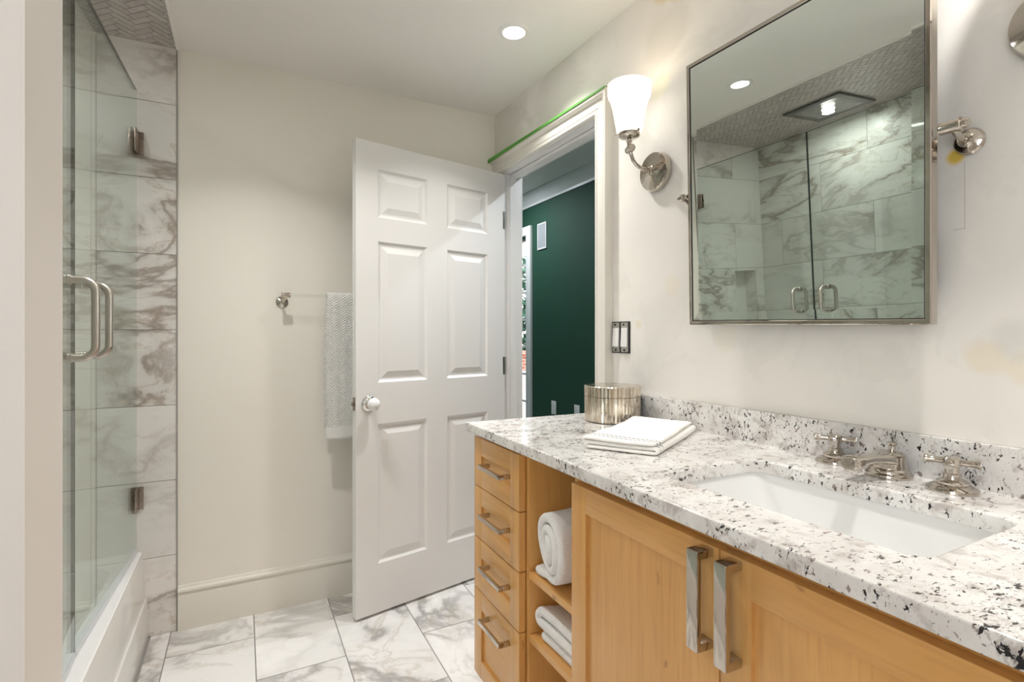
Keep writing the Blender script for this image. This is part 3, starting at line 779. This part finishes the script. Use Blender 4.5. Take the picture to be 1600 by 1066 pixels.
hole = [(x, y) for x, y, _ in rrect((SX0+SX1)/2, (SY0+SY1)/2, (SX1-SX0)/2, (SY1-SY0)/2, .032, 0, 7)]
curve_slab('slab', [[(.684, 1.612), (.684-2.06*.021, -.45), (XW-.0005, -.45), (XW-.0005, 1.612-.02)], hole], CB, CT, .004, M['granite'], ctop, (.70, 1.6, CB))
mb = MB(); mb.box(XW-.0215-.70, -.45-1.6, CT-CB-.0005, XW-.0005-.70, 1.612-.024-1.6, 1.007-CB, .002)
mb.build('backsplash', M['granite'], ctop)

# sink bowl
snk = thing('sink', ((SX0+SX1)/2, (SY0+SY1)/2, CB), 'white rectangular undermount sink below the granite cut-out', 'sink')
hx_, hy_ = (SX1-SX0)/2, (SY1-SY0)/2
def sl(dx, dy, r, z): return rrect(0, 0, hx_+dx, hy_+dy, r, z, 6)
mb = MB(); mb.loops([sl(.03, .03, .04, -.0005), sl(.006, .006, .036, -.0005), sl(.005, .005, .036, -.004), sl(.0, -.002, .036, -.03), sl(-.006, -.03, .045, -.075), sl(-.02, -.075, .05, -.118), sl(-.045, -.11, .05, -.132), sl(-.10, -.19, .03, -.138)], cap1=True)
mb.loops([sl(.03, .03, .04, -.0005), sl(.03, .03, .04, -.012), sl(.015, .012, .04, -.03), sl(.004, -.02, .045, -.085), sl(-.02, -.07, .05, -.135), sl(-.10, -.19, .03, -.148)], cap1=True)
mb.build('bowl', M['porcelain'], snk, smooth=50)
MB().lathe([(0, -.1365), (.021, -.1365), (.022, -.1345), (.018, -.1335), (.010, -.135), (0, -.1335)], (0, 0, 0)).build('drain', M['nickel'], snk)

# faucet
fa = thing('faucet', (1.187, .5955, CT), 'polished nickel widespread faucet with two cross handles', 'faucet')
mb = MB()
mb.lathe([(0, 0), (.041, 0), (.042, .003), (.041, .007), (.036, .0095), (.036, .013), (.034, .016), (.030, .018), (.0295, .022), (.0305, .040), (.029, .046), (.022, .0495), (.012, .0505), (0, .0505)], (0, 0, 0), seg=56)
secs = []
for (x, zc, hw, hh) in ((.020, .036, .022, .012), (.0, .037, .0255, .0125), (-.03, .038, .0235, .0115), (-.055, .0405, .020, .0098), (-.08, .0425, .0175, .0092), (-.10, .0425, .0172, .0102), (-.112, .0415, .0178, .0125), (-.126, .0410, .0178, .0138), (-.138, .0410, .0165, .0138), (-.142, .0410, .013, .011)):
    secs.append([(x, hw*math.copysign(abs(math.cos(a))**.6, math.cos(a)), zc+hh*math.copysign(abs(math.sin(a))**.6, math.sin(a))) for a in [2*PI*k/24 for k in range(24)]])
mb.loops(secs, True, True)
mb.lathe([(.0135, .0235), (.0145, .025), (.0145, .034)], (-.126, 0, 0), seg=28)
mb.build('spout', M['nickel'], fa, smooth=40)
MB().lathe([(0, .049), (.006, .049), (.006, .060), (.0095, .062), (.010, .065), (.0085, .0675), (0, .0685)], (.012, 0, 0), seg=24).build('lift_knob', M['nickel'], fa)
for (dx, dy, ra) in ((.017, .119, .45), (-.012, -.1125, .25)):
    mb = MB()
    mb.lathe([(0, 0), (.0395, 0), (.040, .003), (.039, .0065), (.030, .0115), (.024, .0135), (.0245, .018), (.020, .021), (.0145, .0225), (.0135, .027), (.0135, .032), (.011, .034), (.011, .045), (.014, .047), (.0145, .059), (.012, .062), (0, .063)], (dx, dy, 0), seg=40)
    for k in range(4):
        a = ra+k*PI/2; c, s = math.cos(a), math.sin(a)
        mb.lathe([(.006, .008), (.0057, .024), (.0068, .035), (.0083, .038), (.0078, .0415), (.0, .0425)], (dx, dy, .054), (c, s, .0), 16)
    mb.build('handle', M['nickel'], fa)['label'] = 'cross handle'

# ------------------------------------------------------------------ things on the counter
can = thing('canister', (1.132, 1.415, CT+.0004), 'fluted antique mirror canister with lid on the granite counter', 'canister')
NS = 96
fl = lambda i: 1.0 if i % 2 == 0 else .984
MB().lathe([(0, .0), (.089, .0), (.093, .003), (.093, .083), (.088, .083), (0, .083)], seg=NS, flute=fl).build('canister_body', M['antique'], can, smooth=0)
MB().lathe([(0, .0845), (.0935, .0845), (.0935, .116), (.091, .118), (0, .1185)], seg=NS, flute=fl).build('canister_lid', M['antique'], can, smooth=0)

# folded hand towel
ft = thing('hand_towel', (.79, 1.10, CT+.0005), 'folded white hand towel with grey dashed stripes on the counter', 'towel', math.atan2(.205, .345))
# local x along length, y = -across
TLn, TWd = .40, .185
mb = MB(); t = bmesh.new()
def folded(t, Lx, Wy, zs, wob, seed, taper=0.):
    rnd = random.Random(seed); nx, ny = 26, 14
    # serpentine sheet in y-z: layers joined by round folds at alternating long sides
    prof = []
    for i, z in enumerate(zs):
        ys = [k/10 for k in range(11)]
        if i % 2: ys = ys[::-1]
        for q in ys: prof.append((-.004-(Wy-.008)*q, z))
        if i < len(zs)-1:
            side = ys[-1]; zm = (zs[i]+zs[i+1])/2; r = (zs[i+1]-zs[i])/2
            for k in range(1, 5):
                a = -PI/2+PI*k/5; sg = -1 if side > .5 else 1
                prof.append((-.004-(Wy-.008)*side+sg*r*math.cos(a)*1.1, zm+r*math.sin(a)))
    g_ = []
    ph = [rnd.uniform(0, 6) for _ in range(6)]
    for i in range(nx+1):
        u = i/nx; row = []
        for k, (y, z) in enumerate(prof):
            wx = Lx*u+wob*.8*math.sin(k*.21+ph[0])*(u-.5)
            zz = z*(1-taper*u)+wob*.35*math.sin(u*7+y*20+ph[1])*(z/max(zs))+wob*.2*math.sin(u*19+ph[2])*(z/max(zs))
            yy = y+wob*.6*math.sin(u*5+ph[3]+z*60)
            row.append(t.verts.new((wx, yy, max(zz, zs[0]))))
        g_.append(row)
    for A, B in zip(g_, g_[1:]):
        for k in range(len(A)-1): t.faces.new((A[k], A[k+1], B[k+1], B[k]))
    bmesh.ops.recalc_face_normals(t, faces=t.faces[:])
folded(t, TLn, TWd, [.005, .0155, .026], .005, 4, .10)
mb._merge(t)
o = mb.build('cloth', M['cotton'], ft, smooth=180, sub=1)
sol = o.modifiers.new('th', 'SOLIDIFY'); sol.thickness = .0092; sol.offset = 0
o.modifiers.move(1, 0)

# rolled towel on the upper shelf (cabinet coordinates -> world)
Vm = Matrix.Translation((.709, 1.593, 0)) @ Matrix.Rotation(va, 4, 'Z')
def vpt(x, y, z): return Vm @ Vector((x, y, z))
def spiral_towel(name, center, rmax, rmin, turns, th, depth, squash, seed, label, tail=.095):
    rnd = random.Random(seed)
    r = thing(name, vpt(center[0], center[1], center[2]), label, 'towel', va)
    prof = []; n = int(turns*28)
    for k in range(n+1):
        f = k/n; a = f*turns*2*PI; rad = rmin+(rmax-rmin)*f
        wob = 1+.035*math.sin(a*1.3+seed)+.02*math.sin(a*3.1)
        prof.append((rad*wob*math.cos(a+PI*.5-turns*2*PI-PI), rad*wob*squash*math.sin(a+PI*.5-turns*2*PI-PI)))
    # loose tail lying on the shelf
    y_, z_ = prof[-1]; 
    for k in range(1, 7): prof.append((y_+tail*k/6, z_-.0015*k+.003*math.sin(k)))
    zmin = min(p[1] for p in prof)
    t = bmesh.new(); g_ = []; nx = 22
    for i in range(nx+1):
        u = i/nx; row = []
        for k, (y, z) in enumerate(prof):
            j = .0035*math.sin(k*.35+u*9+seed)*math.sin(u*5+k*.11)
            front = .012*math.sin(k*.23+seed)*(1-u) - .008*(1-k/len(prof))*(1-u)
            row.append(t.verts.new((depth*u+front, y+j, z-zmin+th/2+j*.5+.0008)))
        g_.append(row)
    for A, B in zip(g_, g_[1:]):
        for k in range(len(A)-1): t.faces.new((A[k], A[k+1], B[k+1], B[k]))
    bmesh.ops.recalc_face_normals(t, faces=t.faces[:])
    mb = MB(); mb._merge(t); o = mb.build('cloth', M['terry'], r, smooth=180, sub=1)
    s = o.modifiers.new('th', 'SOLIDIFY'); s.thickness = th; s.offset = 0
    o.modifiers.move(1, 0)
    return r
spiral_towel('bath_towel', (.016, -.438, .559), .083, .015, 2.7, .0245, .36, 1.04, 2.0, 'thick white bath towel rolled up on the upper open shelf')
lt = thing('bath_towel', vpt(.035, -.362, .387), 'white towel folded flat on the lower open shelf', 'towel', va)
t = bmesh.new(); folded(t, .33, .165, [.0135, .042, .071], .010, 9, .0)
mb = MB(); mb._merge(t); o = mb.build('cloth', M['terry'], lt, smooth=180, sub=1)
s = o.modifiers.new('th', 'SOLIDIFY'); s.thickness = .0245; s.offset = 0; o.modifiers.move(1, 0)

# ------------------------------------------------------------------ towel bar and hanging towel
tb = thing('towel_bar', (.20, YB, 1.355), 'clear glass towel bar on nickel posts on the cream wall', 'towel bar')
BZ, BY = .0265, -.070
MB().tube([(.012, BY, BZ), (.60, BY, BZ)], .0075, 20).build('glass_rod', M['rod'], tb)['label'] = 'clear glass rod'
for bx in (0., .60):
    mb = MB(); mb.lathe([(0, 0), (.0245, 0), (.025, .004), (.021, .008), (.012, .011), (.008, .015), (.0065, .02)], (bx, 0, 0), (0, -1, 0), 36)
    mb.tube([(bx, -.015, 0), (bx+.004, -.035, .003), (bx+.008, -.055, .012), (bx+.010, BY, BZ)], .006, 14)
    mb.lathe([(0, -.018), (.0105, -.018), (.0115, -.016), (.0115, -.008), (.0095, -.006), (.0095, -.001), (.0115, .001), (.0115, .016), (.0105, .018), (0, .018)], (bx+.010, BY, BZ), (1, 0, 0), 32)
    mb.build('post', M['nickel'], tb)
ht = thing('hanging_towel', (.377, YB+BY, 1.355+BZ), 'white woven towel hanging on the towel bar behind the door', 'towel')
t = bmesh.new(); prof = []
zb_f, zb_b = .742-(1.355+BZ), .79-(1.355+BZ); R = .0135
for k in range(0, 45): prof.append((-R-.002*math.sin(k*.2), zb_f+(0-zb_f)*k/44))
for k in range(1, 12): a = PI*k/12; prof.append((-R*math.cos(a), R*math.sin(a)))
for k in range(0, 30): prof.append((R+.001*math.sin(k*.3), zb_b*k/29))
g_ = []; nx = 24; wid = .26
for i in range(nx+1):
    u = i/nx; row = []
    for k, (y, z) in enumerate(prof):
        down = min(1, max(0, -z/.5))
        yy = y-(.012*down if k < 45 else -.004*down)*(.6+.5*math.sin(u*7+.4))
        row.append(t.verts.new((u*wid-.006*down*(1-u)+.006*math.sin(z*6)*(1-u)*.5, yy, z-(.004*math.sin(u*6) if k < 3 else 0))))
    g_.append(row)
for A, B in zip(g_, g_[1:]):
    for k in range(len(A)-1): t.faces.new((A[k], A[k+1], B[k+1], B[k]))
bmesh.ops.recalc_face_normals(t, faces=t.faces[:])
mb = MB(); mb._merge(t); o = mb.build('cloth', M['chev'], ht, smooth=180)
for v in o.data.vertices: v.co += Vector((0.377, YB+BY, 1.355+BZ))
o.location = (-.377, -(YB+BY), -(1.355+BZ))
s = o.modifiers.new('th', 'SOLIDIFY'); s.thickness = .0085; s.offset = 0

# ------------------------------------------------------------------ double switch without cover plate
sw = thing('light_switch', (XW, 1.513, 1.2), 'double light switch with no cover plate beside the door casing', 'light switch')
MB().box(-.0025, -.049, -.057, .0, .049, .057).build('wall_box', M['black'], sw, smooth=0)
for sy in (-.0235, .0235):
    st = MB().box(-.006, sy-.019, -.0535, -.0023, sy+.019, .0535, .001).build('strap', M['zinc'], sw)
    for sg in (-1, 1): MB().lathe([(0, 0), (.0042, 0), (.0036, .002), (0, .0026)], (-.006, sy+(.004 if sg > 0 else 0), sg*.046), (-1, 0, 0), 14).build('screw', M['black'], st)
    mb = MB(); mb.loops([[(-.0023, sy-.0165, -.034), (-.0023, sy+.0165, -.034), (-.0023, sy+.0165, .034), (-.0023, sy-.0165, .034)],
                         [(-.010, sy-.0165, -.034), (-.010, sy+.0165, -.034), (-.007, sy+.0165, .034), (-.007, sy-.0165, .034)],
                         [(-.011, sy-.0155, -.033), (-.011, sy+.0155, -.033), (-.0078, sy+.0155, .033), (-.0078, sy-.0155, .033)]], cap1=True)
    mb.build('rocker', M['plastic'], sw, smooth=0)

# ------------------------------------------------------------------ the green room beyond the doorway
GX, GH, GY0, GY1 = 2.62, 2.585, .9, 6.4
WY0, WY1, WZ0, WZ1 = 4.595, 5.9, .25, 2.2
mb = MB(); mb.box(GX, GY0, 0, GX+.12, WY0, GH).box(GX, WY1, 0, GX+.12, GY1, GH).box(GX, WY0, WZ1, GX+.12, WY1, GH).box(GX, WY0, 0, GX+.12, WY1, WZ0)
struct(mb.build('wall_hall_right', M['green'], smooth=0), 'dark green wall seen through the doorway', 'wall')
struct(MB().box(XW2, GY1, 0, GX+.12, GY1+.1, GH).build('wall_hall_back', M['green'], smooth=0), 'dark green far wall of the next room', 'wall')
struct(MB().box(XW2, GY0-.1, 0, GX+.12, GY0, GH).build('wall_hall_front', M['green'], smooth=0), 'dark green near wall of the next room', 'wall')
struct(MB().box(XW2-.1, YB+.1, 0, XW2, GY1, GH).box(XW2-.1, GY0, H+.08, XW2, YB+.1, GH).build('wall_hall_left', M['green'], smooth=0), 'dark green wall shared with the bathroom', 'wall')
struct(MB().box(XW2, GY0, -.05, GX+.12, GY1, 0).build('floor_hall', M['woodfloor'], smooth=0), 'grey carpeted floor of the next room', 'floor')
struct(MB().box(XW2, GY0, GH, GX+.12, GY1, GH+.08).build('ceiling_hall', M['ceil'], smooth=0), 'shaded white ceiling of the next room', 'ceiling')
cr = [(0, -.115), (.012, -.115), (.014, -.095), (.03, -.075), (.06, -.04), (.075, -.02), (.095, -.012), (.095, 0), (0, 0)]
mb = MB(); mb.prism([(GX-p, GY0, GH+z) for p, z in cr], (0, GY1-GY0, 0))
struct(mb.build('trim_5', M['whitetrim'], smooth=30), 'white crown moulding above the green wall', 'trim')
win = thing('window_1', (GX, WY0, WZ0), 'tall white window in the green wall of the next room', 'window', kind='structure')
ww, wh = WY1-WY0, WZ1-WZ0
mb = MB()
mb.box(-.03, -.085, -.085, 0, 0, wh+.085, .004).box(-.03, ww, -.085, 0, ww+.085, wh+.085, .004).box(-.03, 0, wh, 0, ww, wh+.085, .004).box(-.04, 0, -.085, 0, ww, 0, .004)
mb.build('window_casing', M['whitetrim'], win)
mb = MB()
mb.box(.03, 0, 0, .075, .03, wh).box(.03, ww-.03, 0, .075, ww, wh).box(.03, .03, 0, .075, ww-.03, .05).box(.03, .03, wh-.04, .075, ww-.03, wh)
for k in range(1, 5): mb.box(.04, ww*k/5-.011, .05, .065, ww*k/5+.011, wh-.04)
for k in range(1, 7): mb.box(.042, .03, wh*k/7-.011, .063, ww-.03, wh*k/7+.011)
mb.build('sash', M['whitetrim'], win, smooth=0)
MB().box(.051, .03, .05, .055, ww-.03, wh-.04).build('pane', M['winglass'], win, smooth=0)
sp = thing('wall_speaker', (GX, 4.32, 2.148), 'white framed grey speaker grille high on the green wall', 'speaker')
mb = MB()
mb.box(-.012, -.080, -.125, -.0004, .080, -.112, .002).box(-.012, -.080, .112, -.0004, .080, .125, .002).box(-.012, -.080, -.112, -.0004, -.068, .112, .002).box(-.012, .068, -.112, -.0004, .080, .112, .002)
mb.build('speaker_frame', M['whitetrim'], sp)
MB().box(-.009, -.068, -.112, -.002, .068, .112).build('grille', M['speaker'], sp, smooth=0)
for (yy, zz, lab) in ((4.118, .54, 'white wall plate nearest the window on the green wall'), (3.75, .545, 'white wall plate further from the window on the green wall')):
    ol = thing('wall_outlet', (GX, yy, zz), lab, 'outlet', group='outlets on the green wall')
    MB().box(-.006, -.038, -.062, -.0003, .038, .062, .003).build('cover_plate', M['plastic'], ol)
    for k in (-.022, .022): MB().box(-.0075, -.017, k-.014, -.0055, .017, k+.014, .002).build('socket', M['plastic'], ol)

# garden outside the window
def foliage(name, c, r, n, col, label):
    m = simple(name+'_leaves', col, .6, var=.5, vs=6)
    rt = thing(name, (c[0], c[1], 0), label, 'tree', group='garden trees outside the window')
    rnd = random.Random(n); t = bmesh.new()
    for k in range(n):
        v = Vector((rnd.gauss(0, 1), rnd.gauss(0, 1), rnd.gauss(0, 1))).normalized()*r*rnd.uniform(.6, 1)
        v.z *= 1.3; v += Vector((0, 0, c[2])); a = Vector((rnd.uniform(-1, 1), rnd.uniform(-1, 1), rnd.uniform(-1, 1))).normalized()
        b = a.orthogonal(); s = rnd.uniform(.06, .12)
        t.faces.new([t.verts.new(v+a*s), t.verts.new(v+b*s*.5), t.verts.new(v-a*s), t.verts.new(v-b*s*.5)])
    mb = MB(); mb._merge(t); mb.build('crown', m, rt, smooth=0)
    MB().tube([(0, 0, -.3), (.03, .02, c[2]*.5), (0, 0, c[2])], [.09, .07, .04]).build('trunk', M['bronze'], rt)
foliage('garden_tree', (5.2, 9.6, 1.75), .85, 1500, (.02, .10, .055), 'dark green tree seen through the window')
struct(MB().box(GX+.12, 1, -.4, 16, 18, -.3).build('ground', simple('garden_ground', (.42, .36, .28), .9), smooth=0), 'pale ground outside the window', 'ground')
def brick_mat():
    m, nt, b = base('red_brick', (.4, .1, .06), .85)
    q = mapping(nt, pos(nt), rot=(PI/2, 0, 0))
    n_ = N(nt, 'ShaderNodeTexBrick', Vector=q, Scale=4.5); n_.inputs['Color1'].default_value = (.42, .12, .07, 1); n_.inputs['Color2'].default_value = (.30, .08, .05, 1); n_.inputs['Mortar'].default_value = (.6, .56, .5, 1)
    nt.links.new(n_.outputs['Color'], b.inputs['Base Color']); return m
tag(MB().box(4.2, 8.0, -.3, 6.4, 8.35, .85, .01).box(4.15, 7.95, .85, 6.45, 8.4, .92, .01).build('garden_wall', brick_mat(), smooth=0), 'low red brick garden wall outside the window', 'garden wall')

tag(MB().box(3.9, 7.3, -.3, 5.8, 7.6, .62, .02).build('stone_planter', simple('pale_stone', (.55, .54, .52), .8, var=.5, vs=5), smooth=0), 'pale stone planter in front of the brick garden wall', 'planter')
